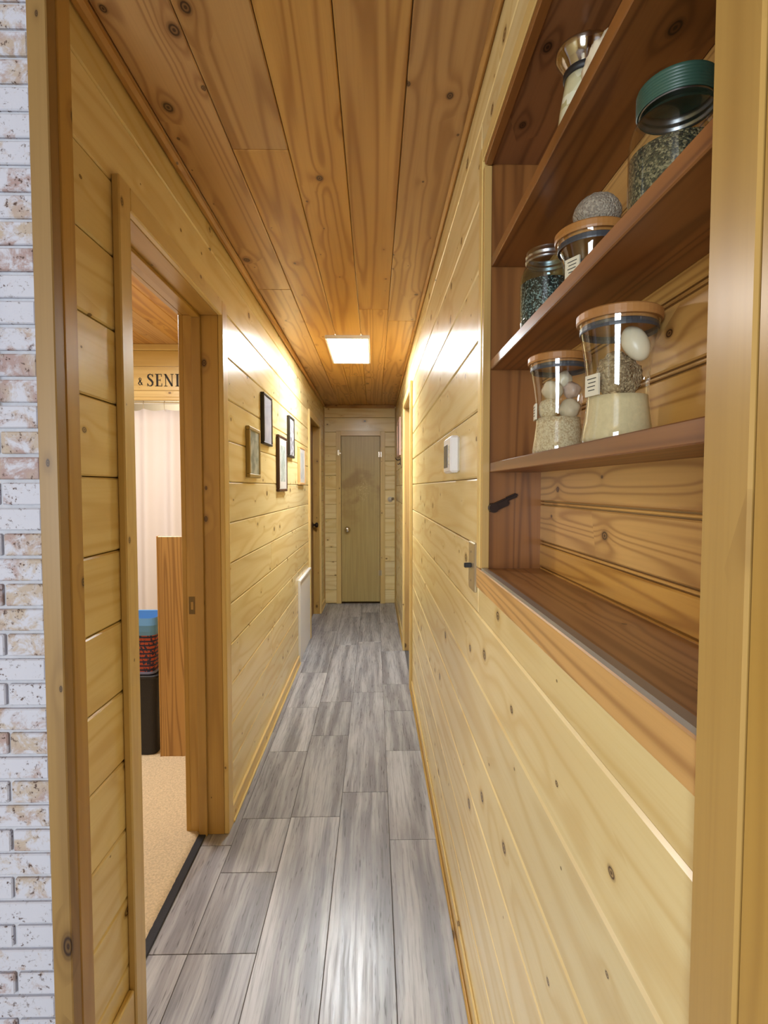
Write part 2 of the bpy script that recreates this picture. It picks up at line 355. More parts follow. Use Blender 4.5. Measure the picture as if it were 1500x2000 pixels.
# right wall ---------------------------------------------------------
wr = solid('wall_right', [(XR + BT, 0.42, 0.237, NY0 - 0.02, 0, ZC + 0.01), (XR + BT, 0.42, NY0 - 0.02, NY1 + 0.02, 0, NZ0 - 0.035), (XR + BT, 0.42, NY0 - 0.02, NY1 + 0.02, NZ1 + 0.03, ZC + 0.01),
                          (0.405, 0.42, NY0 - 0.02, NY1 + 0.02, NZ0 - 0.035, NZ1 + 0.03), (XR + BT, 0.42, NY1 + 0.02, D3[0] - 0.018, 0, ZC + 0.01), (XR + BT, 0.42, D3[1] + 0.018, YE + 0.1, 0, ZC + 0.01), (XR + BT, 0.42, D3[0] - 0.018, D3[1] + 0.018, ZH + 0.018, ZC + 0.01)], BACKING)
tag(wr, 'knotty pine board wall holding the built-in shelves', 'wall', kind='structure')
for i, (z0, z1) in enumerate(zip(GROOVES, GROOVES[1:])):
    holes = [] if z0 > 2.0 else [(D3[0] - 0.018, D3[1] + 0.018)]
    pieces = [(z0, z1)]
    if z1 > NZ0 - 0.05 and z0 < NZ1 + 0.05:
        holes = holes + [(NY0 - 0.05, NY1 + 0.053)]
    for a, b in cut(0.345, YE, holes):
        stick('board', (XR, XR + BT, a + 0.0004, b - 0.0004, z0 + 0.0013, z1 - 0.0013), 'Y', PINE, wr, 0.0038)
    lo = z0 < NZ0 - 0.05 < z1; hi = z0 < NZ1 + 0.05 < z1
    if lo: stick('board', (XR, XR + BT, 0.345, NY1 + 0.0526, z0 + 0.0008, NZ0 - 0.05), 'Y', PINE, wr, 0.0030)
    if hi: stick('board', (XR, XR + BT, 0.345, NY1 + 0.0526, NZ1 + 0.05, z1 - 0.0008), 'Y', PINE, wr, 0.0030)

# end wall -----------------------------------------------------------
we = solid('wall_end', [(-0.70, -0.385, YE + BT, YE + 0.1, 0, ZC + 0.01), (0.069, 0.42, YE + BT, YE + 0.1, 0, ZC + 0.01), (-0.385, 0.069, YE + BT, YE + 0.1, 1.949, ZC + 0.01),
                       (-0.70, -0.65, YE + 0.1, YE + 0.65, 0, ZC + 0.01), (0.37, 0.42, YE + 0.1, YE + 0.65, 0, ZC + 0.01), (-0.70, 0.42, YE + 0.6, YE + 0.65, 0, ZC + 0.01), (-0.65, 0.37, YE + 0.1, YE + 0.6, ZC - 0.04, ZC + 0.01), (-0.65, 0.37, YE + 0.02, YE + 0.6, -0.03, 0.0)], BACKING)
tag(we, 'narrow knotty pine wall closing the end of the hallway', 'wall', kind='structure')
EX0, EX1, EZ = -0.441, 0.125, 2.005
zs = [0.0] + [0.159 + 0.1668 * k for k in range(13)] + [ZC]
for z0, z1 in zip(zs, zs[1:]):
    hs = [] if z0 >= EZ - 0.02 else [(EX0 + 0.02, EX1 - 0.02)]
    for a, b in cut(XL + 0.001, XR - 0.001, hs):
        stick('board', (a, b, YE, YE + BT, z0 + 0.001, z1 - 0.001), 'X', PINE, we, 0.0045)

# cove trims, baseboards ---------------------------------------------
def trim(name, b, axis, mat, label, bev=0.003):
    return tag(stick(name, b, axis, mat, None, bev), label, 'trim', kind='structure')
trim('trim_1', (XL, XL + 0.026, 1.0, YE, ZC - 0.026, ZC), 'Y', COVE, 'stained wooden cove strip where ceiling meets bathroom-side wall', 0.008)
trim('trim_2', (XR - 0.016, XR, 0.237, YE, ZC - 0.022, ZC), 'Y', COVE, 'stained wooden cove strip where ceiling meets shelf wall', 0.008)
trim('trim_3', (XL + 0.026, XR - 0.016, YE - 0.016, YE, ZC - 0.04, ZC), 'X', COVE, 'stained wooden cove strip above the closet door wall', 0.006)
def baseboard(name, spans, x0, x1, label):
    r = empty(name, (x0, 0, 0)); tag(r, label, 'baseboard', kind='structure')
    sgn = 1 if x1 > x0 else -1
    for a, b in spans:
        lo, hi = sorted((x0, x1)); stick('base_strip', (lo, hi, a, b, 0.0, 0.062), 'Y', CASING, r, 0.003)
        lo, hi = sorted((x1, x1 + sgn * 0.010)); stick('shoe_strip', (lo, hi, a, b, 0.0, 0.012), 'Y', CASING if sgn > 0 else PINE_TRIM, r, 0.004)
baseboard('baseboard_left', [(D1[1] + 0.069, 4.055), (D2[1] + 0.07, YE)], XL, XL + 0.012, 'pale pine baseboard below the framed pictures')
tag(stick('trim_11', (XL, XL + 0.014, 1.051, D1[0] - 0.061, 0.0, 0.16), 'Y', CASING, None, 0.003), 'short tall plinth board beside the bathroom door casing', 'trim', kind='structure')
baseboard('baseboard_right', [(0.345, D3[0] - 0.058), (D3[1] + 0.058, YE)], XR, XR - 0.007, 'pale pine baseboard below the shelves and thermostat')
trim('trim_4', (XR - 0.014, XR, YE - 0.03, YE, 0, ZC - 0.04), 'Z', PINE_TRIM, 'vertical corner strip between shelf wall and closet door wall')
trim('trim_5', (XL, XL + 0.014, YE - 0.03, YE, 0, ZC - 0.04), 'Z', PINE_TRIM, 'vertical corner strip between bathroom-side wall and closet door wall')

# mouth of the hall: brick wall and corner trims ----------------------
wb = solid('wall_front', [(-3.3, -0.590, YB + 0.005, YB + 0.10, 0, ZC + 0.01)], MORTAR)
tag(wb, 'whitewashed brick wall beside the mouth of the hallway', 'wall', kind='structure')
CP, BL = 0.0467, 0.150
bm = bmesh.new(); r_ = bx(bm, -(BL - 0.006) / 2, (BL - 0.006) / 2, -0.008, 0.008, -(CP - 0.0065) / 2, (CP - 0.0065) / 2)
bmesh.ops.bevel(bm, geom=bm.edges[:], offset=0.0022, segments=1, affect='EDGES'); brick_me = mesh_from(bm, 'brick', BRICK)
z_ref = CAM_H + 0.853                                  # a mortar line measured near the top of the picture
row0 = z_ref - math.floor(z_ref / CP) * CP - CP
far = bmesh.new()
n = 0
while row0 + n * CP < ZC - 0.004:
    z0, z1 = max(row0 + n * CP, 0), min(row0 + (n + 1) * CP, ZC)
    x = -0.683 + BL * 6 - (BL / 2 if n % 2 == 0 else 0)
    while x > -3.25:
        x -= BL
        a, b = x, min(x + BL, -0.596)
        if b - a < 0.02: continue
        if a > -1.36 and z1 - z0 > CP * 0.9 and b - a > BL * 0.95:
            o = bpy.data.objects.new('brick', brick_me)
            link(o, Matrix.Translation(((a + b) / 2 + random.uniform(-.001, .001), YB + 0.006 + random.uniform(-.0012, .0012), (z0 + z1) / 2)) @ Matrix.Rotation(random.choice((0, math.pi)), 4, 'Y'), wb)
        elif a > -1.36:
            stick('brick', (a + 0.003, b - 0.003, YB - 0.002, YB + 0.014, z0 + 0.0032, max(z1 - 0.0032, z0 + 0.006)), 'X', BRICK, wb, 0.002)
        else:
            bx(far, a + 0.003, b - 0.003, YB - 0.002, YB + 0.014, z0 + 0.0032, max(z1 - 0.0032, z0 + 0.006))
    n += 1
bo = bobj('brick_field', far, BRICK, wb); bo['kind'] = 'stuff'
BROWN = pine('brown_corner_wood', srgb(156, 124, 74), srgb(114, 84, 46), srgb(50, 30, 16), knots=1.2, ring=5.0, ringmix=0.35, rough=0.4, vary=0.05, gx=0.6, gy=10, kx=5.0, ky=11.0, pres=0.6)
trim('trim_6', (-0.606, -0.5705, 0.975, 1.0055, 0, ZC), 'Z', BROWN, 'brown corner board between brick wall and hallway boards', 0.002)
trim('trim_7', (XL - 0.012, -0.5695, 1.006, 1.050, 0, ZC), 'Z', PINE_TRIM, 'upright brown casing between corner board and hallway boards', 0.002)
trim('trim_8', (XR - 0.010, XR + BT, 0.3395, NY0, 0, ZC), 'Z', PINE_TRIM, 'broad upright trim board at the near end of the shelves', 0.002)
trim('trim_9', (XR - 0.009, XR + BT, 0.237, 0.3378, 0, ZC), 'Z', PINE_TRIM, 'second upright trim board next to the shelf-end trim', 0.002)

# living room shell behind the camera (mostly out of view, closes the space) ---
wbk = solid('wall_back', [(-3.4, 2.7, -2.9, -2.8, 0, 0.7), (-3.4, 2.7, -2.9, -2.8, 2.0, ZC + 0.01), (-3.4, -2.15, -2.9, -2.8, 0.7, 2.0), (-0.85, 2.7, -2.9, -2.8, 0.7, 2.0)], PINE)
tag(wbk, 'pine wall with the daylight window behind the hallway mouth', 'wall', kind='structure')
wsd = solid('wall_side', [(-3.4, -3.3, -2.9, 1.09, 0, ZC + 0.01)], PINE); tag(wsd, 'pine side wall of the room before the hallway', 'wall', kind='structure')
wrt = solid('wall_return', [(0.27, 2.7, 0.239, 0.30, 0, ZC + 0.01), (2.6, 2.7, -2.9, 0.24, 0, ZC + 0.01)], PINE); tag(wrt, 'pine wall turning away from the near end of the shelves', 'wall', kind='structure')
win = empty('window_1', (-1.5, -2.8, 0.7)); tag(win, 'white framed window behind the hallway mouth', 'window', kind='structure')
solid('window_frame', [(-0.65, -0.6, -0.02, 0.03, 0, 1.3), (0.6, 0.65, -0.02, 0.03, 0, 1.3), (-0.65, 0.65, -0.02, 0.03, 0, 0.05), (-0.65, 0.65, -0.02, 0.03, 1.25, 1.3), (-0.02, 0.02, 0.07, 0.10, 0, 1.3)], WHITE, win, (-1.5, -2.8, 0.7))

# ------------------------------------------------------------------ doors
def casing(parent, x0, x1, y0, y1, w0, w1, ztop, mat=CASING, axis='Y'):
    """casing on a wall parallel to Y: legs w0 before y0, w1 after y1, head between"""
    stick('casing_leg', (x0, x1, y0 - w0, y0, 0, ztop), 'Z', mat, parent, 0.003)
    stick('casing_leg', (x0, x1, y1, y1 + w1, 0, ztop), 'Z', mat, parent, 0.003)
    stick('casing_head', (x0, x1, y0, y1, ztop - w0, ztop), 'Y', mat, parent, 0.003)
# door 1: open doorway to the bathroom
d1 = empty('door_1', (XL, D1[0], 0)); tag(d1, 'open bathroom doorway with pine jambs and casing', 'doorway', kind='structure')
casing(d1, XL, XL + 0.018, D1[0] - 0.003, D1[1], 0.056, 0.068, 2.05)
stick('jamb', (-0.715, XL, D1[0] - 0.018, D1[0], 0, ZH), 'Z', PINE_TRIM, d1)
fj = stick('jamb', (-0.715, XL, D1[1], D1[1] + 0.018, 0, ZH), 'Z', PINE_TRIM, d1)
stick('head_jamb', (-0.715, XL, D1[0] - 0.018, D1[1] + 0.018, ZH, ZH + 0.018), 'Y', PINE_TRIM, d1)
stick('door_stop', (-0.68, -0.648, D1[1] - 0.011, D1[1], 0, ZH), 'Z', PINE_TRIM, d1)
stick('door_stop', (-0.68, -0.648, D1[0], D1[0] + 0.011, 0, ZH), 'Z', PINE_TRIM, d1)
stick('door_stop', (-0.68, -0.648, D1[0] + 0.011, D1[1] - 0.011, ZH - 0.011, ZH), 'Y', PINE_TRIM, d1)
stick('bathroom_casing', (-0.733, -0.715, D1[1] + 0.002, D1[1] + 0.062, 0, 2.05), 'Z', PINE_TRIM, d1)
stick('bathroom_casing', (-0.733, -0.715, D1[0] - 0.062, D1[0] - 0.002, 0, 2.05), 'Z', PINE_TRIM, d1)
stick('bathroom_casing', (-0.733, -0.715, D1[0] - 0.002, D1[1] + 0.002, ZH, 2.05), 'Y', PINE_TRIM, d1)
y_ = D1[1]
sp = solid('strike_plate', [(-0.708, -0.702, y_ - 0.0015, y_, 0.868, 0.935), (-0.692, -0.686, y_ - 0.0015, y_, 0.868, 0.935), (-0.702, -0.692, y_ - 0.0015, y_, 0.868, 0.885), (-0.702, -0.692, y_ - 0.0015, y_, 0.915, 0.935)], plain('aged_brass', srgb(120, 100, 66), 0.45, 0.6), d1); sp['label'] = 'small metal strike plate'
# door 2: closed door on the left, far end
d2 = empty('door_2', (XL, D2[0], 0)); tag(d2, 'closed brown door past the white floor-level wall panel', 'door', kind='structure')
casing(d2, XL, XL + 0.018, D2[0] - 0.006, D2[1] + 0.006, 0.062, 0.062, 2.045)
for y0, y1 in ((D2[0] - 0.018, D2[0]), (D2[1], D2[1] + 0.018)): stick('jamb', (xb0, XL, y0, y1, 0, ZH), 'Z', PINE_TRIM, d2)
stick('head_jamb', (xb0, XL, D2[0] - 0.018, D2[1] + 0.018, ZH, ZH + 0.018), 'Y', PINE_TRIM, d2)
s2 = stick('door_slab', (-0.685, -0.65, D2[0] + 0.002, D2[1] - 0.002, 0.008, ZH - 0.003), 'Z', DARKDOOR, d2)
def knob(parent, loc, M3, mat, s=1.0):
    bm = lathe([(0, 0), (0.031 * s, 0), (0.031 * s, 0.004), (0.014 * s, 0.010), (0.012 * s, 0.026), (0.024 * s, 0.034), (0.028 * s, 0.046), (0.024 * s, 0.056), (0.010 * s, 0.060), (0.0, 0.060)], 24)
    return bobj('knob', bm, mat, parent, smooth=True, M=Matrix.Translation(loc) @ M3)
RX = Matrix.Rotation(R(90), 4, 'Y'); RXm = Matrix.Rotation(R(-90), 4, 'Y'); RYm = Matrix.Rotation(R(90), 4, 'X')
knob(s2, (-0.65, D2[1] - 0.065, 0.96), RX, DARKMETAL)
# door 3: on the right wall
d3 = empty('door_3', (XR, D3[0], 0)); tag(d3, 'doorway with pine casing past the thermostat wall', 'doorway', kind='structure')
casing(d3, XR - 0.018, XR, D3[0] - 0.003, D3[1] + 0.003, 0.056, 0.056, 2.05)
for y0, y1 in ((D3[0] - 0.018, D3[0]), (D3[1], D3[1] + 0.018)): stick('jamb', (XR, 0.42, y0, y1, 0, ZH), 'Z', PINE_TRIM, d3)
stick('head_jamb', (XR, 0.42, D3[0] - 0.018, D3[1] + 0.018, ZH, ZH + 0.018), 'Y', PINE_TRIM, d3)
s3 = stick('door_slab', (0.37, 0.405, D3[0] + 0.002, D3[1] - 0.002, 0.008, ZH - 0.003), 'Z', DARKDOOR, d3)
knob(s3, (0.37, D3[0] + 0.07, 0.96), RXm, CHROME)
# door 4: narrow closet door at the end
d4 = empty('door_4', (EX0, YE, 0)); tag(d4, 'narrow olive-tan veneer closet door at the hallway end', 'door', kind='structure')
stick('casing_leg', (EX0, EX0 + 0.056, YE - 0.016, YE + 0.004, 0, EZ), 'Z', CASING, d4, 0.002)
stick('casing_leg', (EX1 - 0.056, EX1, YE - 0.016, YE + 0.004, 0, EZ), 'Z', CASING, d4, 0.002)
stick('casing_head', (EX0 + 0.056, EX1 - 0.056, YE - 0.016, YE + 0.004, EZ - 0.056, EZ), 'X', CASING, d4, 0.002)
s4 = stick('door_slab', (EX0 + 0.060, EX1 - 0.060, YE - 0.008, YE + 0.012, 0.022, EZ - 0.060), 'Z', DOOR, d4, 0.001)
knob(s4, (-0.312, YE - 0.008, 0.868), RYm, CHROME, 1.1)
h = solid('latch', [(-0.422, -0.404, -0.010, 0, -0.03, 0.03), (-0.412, -0.382, -0.016, -0.010, -0.012, 0.0)], CHROME, d4, (0, YE - 0.016, 1.755)); h['label'] = 'chrome hook latch'
for z in (1.735, 0.36):
    bm = bmesh.new(); bx(bm, 0.050, 0.085, -0.006, 0, -0.03, 0.03); bmesh.ops.create_cone(bm, cap_ends=True, segments=10, radius1=0.006, radius2=0.006, depth=0.07, matrix=Matrix.Translation((0.067, -0.008, 0)))
    bobj('hinge', bm, CHROME if z > 1 else STEEL, d4, (0, YE - 0.014, z))

# ------------------------------------------------------------------ built-in shelves
SB, SF = 0.385, 0.2655
bs = empty('built_in_shelf', (SF, NY1, NZ0)); tag(bs, 'built-in wooden wall niche with three shelves of glass jars', 'shelf')
bp = solid('back_panel', [(0.394, 0.404, NY0, NY1 + 0.015, NZ0 - 0.02, NZ1 + 0.02)], BACKING, bs)
zz = NZ0 - 0.0
z = 1.2205 - 0.0918
while z < NZ1:
    a, b = max(z, NZ0 - 0.005), min(z + 0.0918, NZ1 + 0.005)
    stick('board', (SB, 0.395, NY0, NY1 + 0.01, a + 0.0085, b - 0.0015), 'Y', NICHE_BACK, bp, 0.0022)
    stick('bead', (SB + 0.0005, 0.395, NY0, NY1 + 0.01, a + 0.0012, a + 0.0056), 'Y', NICHE_BACK, bp, 0.0014)
    z += 0.0918
stick('side_panel', (SF, 0.394, NY1 + 0.004, NY1 + 0.018, NZ0 - 0.02, NZ1 + 0.02), 'Z', CEDAR, bs, 0.0008)
stick('side_panel', (SF, 0.394, NY0 - 0.014, NY0, NZ0 - 0.02, NZ1 + 0.02), 'Z', CEDAR, bs, 0.0008)
stick('top_panel', (SF, 0.394, NY0, NY1 + 0.004, NZ1 + 0.004, NZ1 + 0.02), 'Y', CEDAR, bs, 0.0008)
stick('sill', (0.262, 0.394, NY0, NY1 + 0.004, NZ0 - 0.022, NZ0 - 0.002), 'Y', SILL, bs, 0.0008)
tr = solid('metal_strip', [(XR - 0.004, 0.2605, NY0, NY1, NZ0 - 0.006, NZ0)], ALU, bs); tr['label'] = 'grey metal strip along the sill edge'
# face frame (jamb edges) and casing
stick('face_frame', (XR - 0.004, SF, NY1, NY1 + 0.018, NZ0 - 0.004, NZ1), 'Z', PINE_TRIM, bs)
stick('face_frame', (XR - 0.004, SF, NY0, NY1, NZ1, NZ1 + 0.018), 'Y', CEDAR, bs)
stick('casing_leg', (XR - 0.006, XR + BT, NY1 + 0.018, NY1 + 0.052, NZ0 - 0.004, NZ1 + 0.052), 'Z', CASING, bs, 0.002)
stick('casing_head', (XR - 0.006, XR + BT, NY0, NY1 + 0.018, NZ1 + 0.018, NZ1 + 0.052), 'Y', CASING, bs, 0.002)
stick('bottom_rail', (XR - 0.006, XR + BT - 0.008, NY0, NY1 + 0.052, NZ0 - 0.054, NZ0 - 0.006), 'Y', NICHE_BACK, bs, 0.002)
SHELF = [1.408, 1.641, 1.872]
for zt in SHELF: stick('shelf_board', (SF, SB, NY0, NY1 + 0.004, zt - 0.022, zt), 'Y', CEDAR, bs, 0.0015)
# dark catch on the niche's side panel
ct = empty('catch', (0.305, NY1 + 0.004, 1.32), parent=bs)
Mc = Matrix.Translation((0.300, NY1 + 0.0035, 1.3165)) @ Matrix.Rotation(R(-24), 4, 'Y')
bm = bmesh.new(); bx(bm, -0.034, 0.008, -0.016, 0, -0.009, 0.009); bx(bm, 0.004, 0.034, -0.012, 0, 0.0, 0.010)
bmesh.ops.bevel(bm, geom=bm.edges[:], offset=0.003, segments=2, affect='EDGES')
o = bobj('catch_body', bm, DARKMETAL, ct, M=Mc); o['label'] = 'dark bronze catch'
bm = bmesh.new(); bmesh.ops.create_cone(bm, cap_ends=True, segments=14, radius1=0.011, radius2=0.011, depth=0.022)
bobj('catch_pin', bm, DARKMETAL, ct, M=Mc @ Matrix.Translation((-0.030, -0.009, 0)) @ Matrix.Rotation(R(90), 4, 'X'))

# ------------------------------------------------------------------ jars and keepsakes
WOODLID = pine('bamboo_lid', srgb(176, 122, 62), srgb(140, 90, 40), srgb(90, 50, 20), knots=0.0, ring=6, rough=0.4, vary=0.05)
SEAL = plain('grey_seal', srgb(60, 62, 66), 0.4)
GREENLID = plain('green_lid_enamel', srgb(52, 84, 70), 0.4)
SANDM = plain('cream_sand', srgb(214, 196, 152), 0.9, 0, 160, 0.18, 0.2); SANDM2 = speckle('speckled_sand', [srgb(206, 188, 150), srgb(196, 176, 140), srgb(214, 198, 160), srgb(184, 160, 122)], 420, 0.9, 0.3)
CORAL = speckle('grey_brown_coral', [srgb(150, 128, 96), srgb(174, 152, 116), srgb(134, 112, 82)], 330, 0.9, 1.0)
BALLM = speckle('pitted_grey_coral', [srgb(150, 138, 120), srgb(168, 156, 136), srgb(140, 128, 112)], 380, 0.9, 1.0)
SHELLW = plain('ivory_shell', srgb(228, 214, 184), 0.35, 0, 30, 0.1); STONE = plain('pale_stone', srgb(206, 188, 156), 0.6, 0, 60, 0.2); PINKSHELL = plain('pink_grey_shell', srgb(200, 172, 152), 0.4, 0, 40, 0.3)
HERB = speckle('green_gravel', [srgb(70, 74, 52), srgb(104, 100, 70), srgb(44, 50, 38), srgb(140, 132, 98)], 470, 0.8, 0.8)
HERB2 = speckle('dark_glittering_gravel', [srgb(40, 52, 48), srgb(84, 96, 88), srgb(22, 30, 30), srgb(180, 186, 176)], 420, 0.5, 0.8)
VASEFILL = speckle('white_shell_bits', [srgb(226, 218, 186), srgb(240, 234, 208), srgb(190, 180, 130), srgb(210, 200, 160)], 60, 0.5, 0.5)

HG = [(0.0, 0.002), (0.040, 0.0), (0.0445, 0.004), (0.0455, 0.010), (0.0425, 0.030), (0.0395, 0.055), (0.0385, 0.075), (0.0395, 0.095), (0.043, 0.125), (0.047, 0.150), (0.0505, 0.168), (0.051, 0.172)]
def hourglass(loc, s, label, tag_ang, hz=1.0):
    r = empty('glass_jar', loc); tag(r, label, 'jar', 'hourglass-shaped jars with wooden lids')
    P = [(a * s, b * s * hz) for a, b in HG]
    bobj('glass_body', lathe(P, 48), GLASS, r, loc, True)
    H = 0.172 * s * hz
    ld = bobj('lid', lathe([(0, -0.004), (0.0475 * s, -0.004), (0.0475 * s, 0.0), (0.053 * s, 0.0), (0.054 * s, 0.003), (0.054 * s, 0.011), (0.052 * s, 0.013), (0, 0.013)], 48), WOODLID, r, (loc[0], loc[1], loc[2] + H)); ld['label'] = 'round wooden lid'
    bobj('seal', lathe([(0.049 * s, 0), (0.0495 * s, 0.002), (0.0495 * s, 0.008), (0.047 * s, 0.010), (0.0465 * s, 0.004), (0.049 * s, 0)], 48), SEAL, ld, (loc[0], loc[1], loc[2] + H - 0.013))
    # hanging tag on the waist, facing the hall
    zt = 0.066 if hz > 0.8 else 0.022
    t = solid('tag', [(-0.0030, 0.0, -0.013, 0.013, -0.014, 0.014)], TAGW)
    t.name = 'tag'; M = Matrix.Translation((loc[0], loc[1], loc[2] + zt + 0.012)) @ Matrix.Rotation(tag_ang, 4, 'Z') @ Matrix.Translation((-0.0388 * s, 0, 0))
    C.objects.unlink(t); link(t, M, r); t['label'] = 'cream card tag'
    bm = bmesh.new()
    for k in range(4): bx(bm, -0.0036, -0.003, -0.009 + 0.001 * k, 0.008 - 0.002 * (k % 2), 0.008 - k * 0.005, 0.009 - k * 0.005)
    bobj('tag_print', bm, INK, t, M=M)
    return r
def fill_prof(prof, top, inset=0.0012, z0=0.0025):
    out = [(0, z0)]; last = None
    for a, b in prof:
        if b > top: 
            if last: t = (top - last[1]) / (b - last[1] + 1e-9); out.append((last[0] + (a - last[0]) * t - inset, top))
            break
        if a > 0.01: out.append((a - inset, max(b, z0)))
        last = (a, b)
    out.append((0, top + 0.001)); return out
def stuff(name, loc, prof, top, mat, label, cat, group=None):
    o = bobj(name, lathe(fill_prof(prof, top), 40), mat, None, loc, True); return tag(o, label, cat, group, 'stuff')
def piece(name, loc, rad, mat, label, cat, seed, amp=0.12, freq=1.4, rot=(0, 0, 0), sub=3, rough=0.0, rf=1, group=None):
    bm = lump(rad, sub, amp, freq, seed, rough, rf)
    M = Matrix.Translation(loc) @ (Matrix.Rotation(rot[2], 4, 'Z') @ Matrix.Rotation(rot[1], 4, 'Y') @ Matrix.Rotation(rot[0], 4, 'X'))
    return tag(bobj(name, bm, mat, None, smooth=True, M=M), label, cat, group)

# bottom shelf: two hourglass jars
A = SHELF[0]
J6 = (0.3285, 0.720, A); J7 = (0.3300, 0.955, A)
hourglass(J6, 1.0, 'hourglass jar with wooden lid holding a large white egg-shaped shell', R(16), 0.94)
stuff('sand', J6, HG, 0.064, SANDM, 'smooth cream sand under the large white egg-shaped shell', 'sand')
piece('coral_chunk', (J6[0] + 0.001, J6[1] + 0.003, A + 0.093), (0.0262, 0.0262, 0.028), CORAL, 'rough brown coral chunk on sand beside the egg-shaped shell', 'coral', 3, 0.2, 1.6, sub=4, rough=0.35, rf=9)
piece('egg_shell', (J6[0] + 0.014, J6[1] - 0.019, A + 0.1312), (0.0165, 0.0145, 0.025), SHELLW, 'smooth white egg-shaped shell leaning in the tallest jar', 'shell', 5, 0.02, 1, (R(-12), R(-22), 0))
hourglass(J7, 1.0, 'hourglass jar with wooden lid holding pale shells and speckled sand', R(-10), 0.94)
stuff('sand', J7, HG, 0.066, SANDM2, 'speckled beige sand under a pile of pale shells', 'sand')
for i, (dx, dy, dz, rd, m, nm, lb) in enumerate([
        (-0.018, 0.000, 0.083, (0.0182, 0.019, 0.0195), SANDM2, 'coral_chunk', 'sandy round coral lump at left of the shell jar'), (0.0180, -0.007, 0.083, (0.0160, 0.018, 0.019), STONE, 'stone', 'pale upright stone against the glass of the shell jar'),
        (-0.014, -0.008, 0.114, (0.0190, 0.019, 0.0125), STONE, 'stone', 'pale flat stone near the top of the shell jar'), (0.0195, -0.009, 0.115, (0.0150, 0.0145, 0.0155), PINKSHELL, 'shell', 'pinkish shell at the side of the shell jar'),
        (0.014, 0.010, 0.136, (0.018, 0.016, 0.012), SHELLW, 'shell', 'small white shell topping the shell jar pile')]):
    piece(nm, (J7[0] + dx, J7[1] + dy, A + dz), rd, m, lb, nm.replace('_chunk', ''), 11 + i, 0.2, 1.8, (0.4 * i, 0.5, i))
# middle shelf
B = SHELF[1]
J4 = (0.3285, 0.815, B); J5 = (0.3320, 1.035, B); J3 = (0.3280, 0.590, B)
HZ = 0.46
hourglass(J4, 1.0, 'squat wooden-lidded jar of pale stones under a coral ball', R(28), HZ)
for i, (dx, dy, dz, rd, m, lb) in enumerate([(-0.014, -0.012, 0.020, (0.016, 0.016, 0.018), SHELLW, 'cream stone at front of the squat jar'), (0.018, -0.014, 0.021, (0.015, 0.014, 0.018), SHELLW, 'tall oval cream stone in the squat jar'),
        (0.004, 0.018, 0.022, (0.017, 0.015, 0.020), STONE, 'pale pointed stone at back of the squat jar'), (0.000, -0.010, 0.047, (0.013, 0.012, 0.017), SHELLW, 'upper ivory oval stone in the squat jar'), (0.018, 0.006, 0.0445, (0.011, 0.011, 0.018), STONE, 'upper tan pointed stone in the squat jar')]):
    piece('stone', (J4[0] + dx, J4[1] + dy, B + dz), rd, m, lb, 'stone', 31 + i, 0.15, 1.5, (0.2 * i, 0.3, i))
piece('coral_ball', (0.336, 0.815, B + 0.172 * HZ + 0.013 + 0.027), (0.034, 0.034, 0.029), BALLM, 'round pitted grey coral ball on the squat jar lid', 'coral', 41, 0.03, 2, sub=4, rough=0.05, rf=14)
NECK = glass('frosted_neck_glass', (0.45, 0.52, 0.52, 1), 0.3, 0.28)
MJ = [(0.0, 0.003), (0.038, 0.0), (0.043, 0.003), (0.0465, 0.012), (0.0475, 0.030), (0.0475, 0.095), (0.046, 0.108), (0.041, 0.119), (0.0375, 0.124), (0.0368, 0.130)]
TH = [(0.0368, 0.130), (0.0385, 0.132), (0.0385, 0.134), (0.0368, 0.136), (0.0368, 0.139), (0.0383, 0.141), (0.0383, 0.143), (0.0365, 0.145), (0.0365, 0.150)]
def mason(loc, mat, lid, label, s=1.0, hs=1.0):
    r = empty('mason_jar', loc); tag(r, label, 'jar', 'mason jars on the middle shelf')
    sc = lambda P: [(a * s, b * s * hs) for a, b in P]
    bobj('glass_body', lathe(sc(MJ), 48), mat, r, loc, True); bobj('threaded_neck', lathe(sc(TH), 48), NECK, r, loc, True)
    if lid:
        P = [(0, 0.1505), (0.0388, 0.1505), (0.0388, 0.1305)]
        for k in range(7): P += [(0.0392, 0.1312 + k * 0.0037), (0.0404, 0.1327 + k * 0.0037), (0.0392, 0.1342 + k * 0.0037)]
        P += [(0.0395, 0.1575), (0.035, 0.1590), (0.0, 0.1590)]
        o = bobj('screw_lid', lathe(sc(P), 48), lid, r, loc, True); o['label'] = 'dark green ridged lid'
    return r
mason(J3, GLASS, GREENLID, 'clear mason jar with dark green screw lid holding greenish gravel', 1.0, 0.89)
stuff('gravel', J3, [(a, b * 0.89) for a, b in MJ], 0.070, HERB, 'greenish gravel inside the green-lidded mason jar', 'gravel')
mason(J5, BLUEGLASS, None, 'lidless aqua mason jar of dark glittering gravel', 1.06)
stuff('gravel', J5, [(a * 1.06, b * 1.06) for a, b in MJ], 0.098, HERB2, 'dark glittering gravel inside the lidless aqua jar', 'gravel')
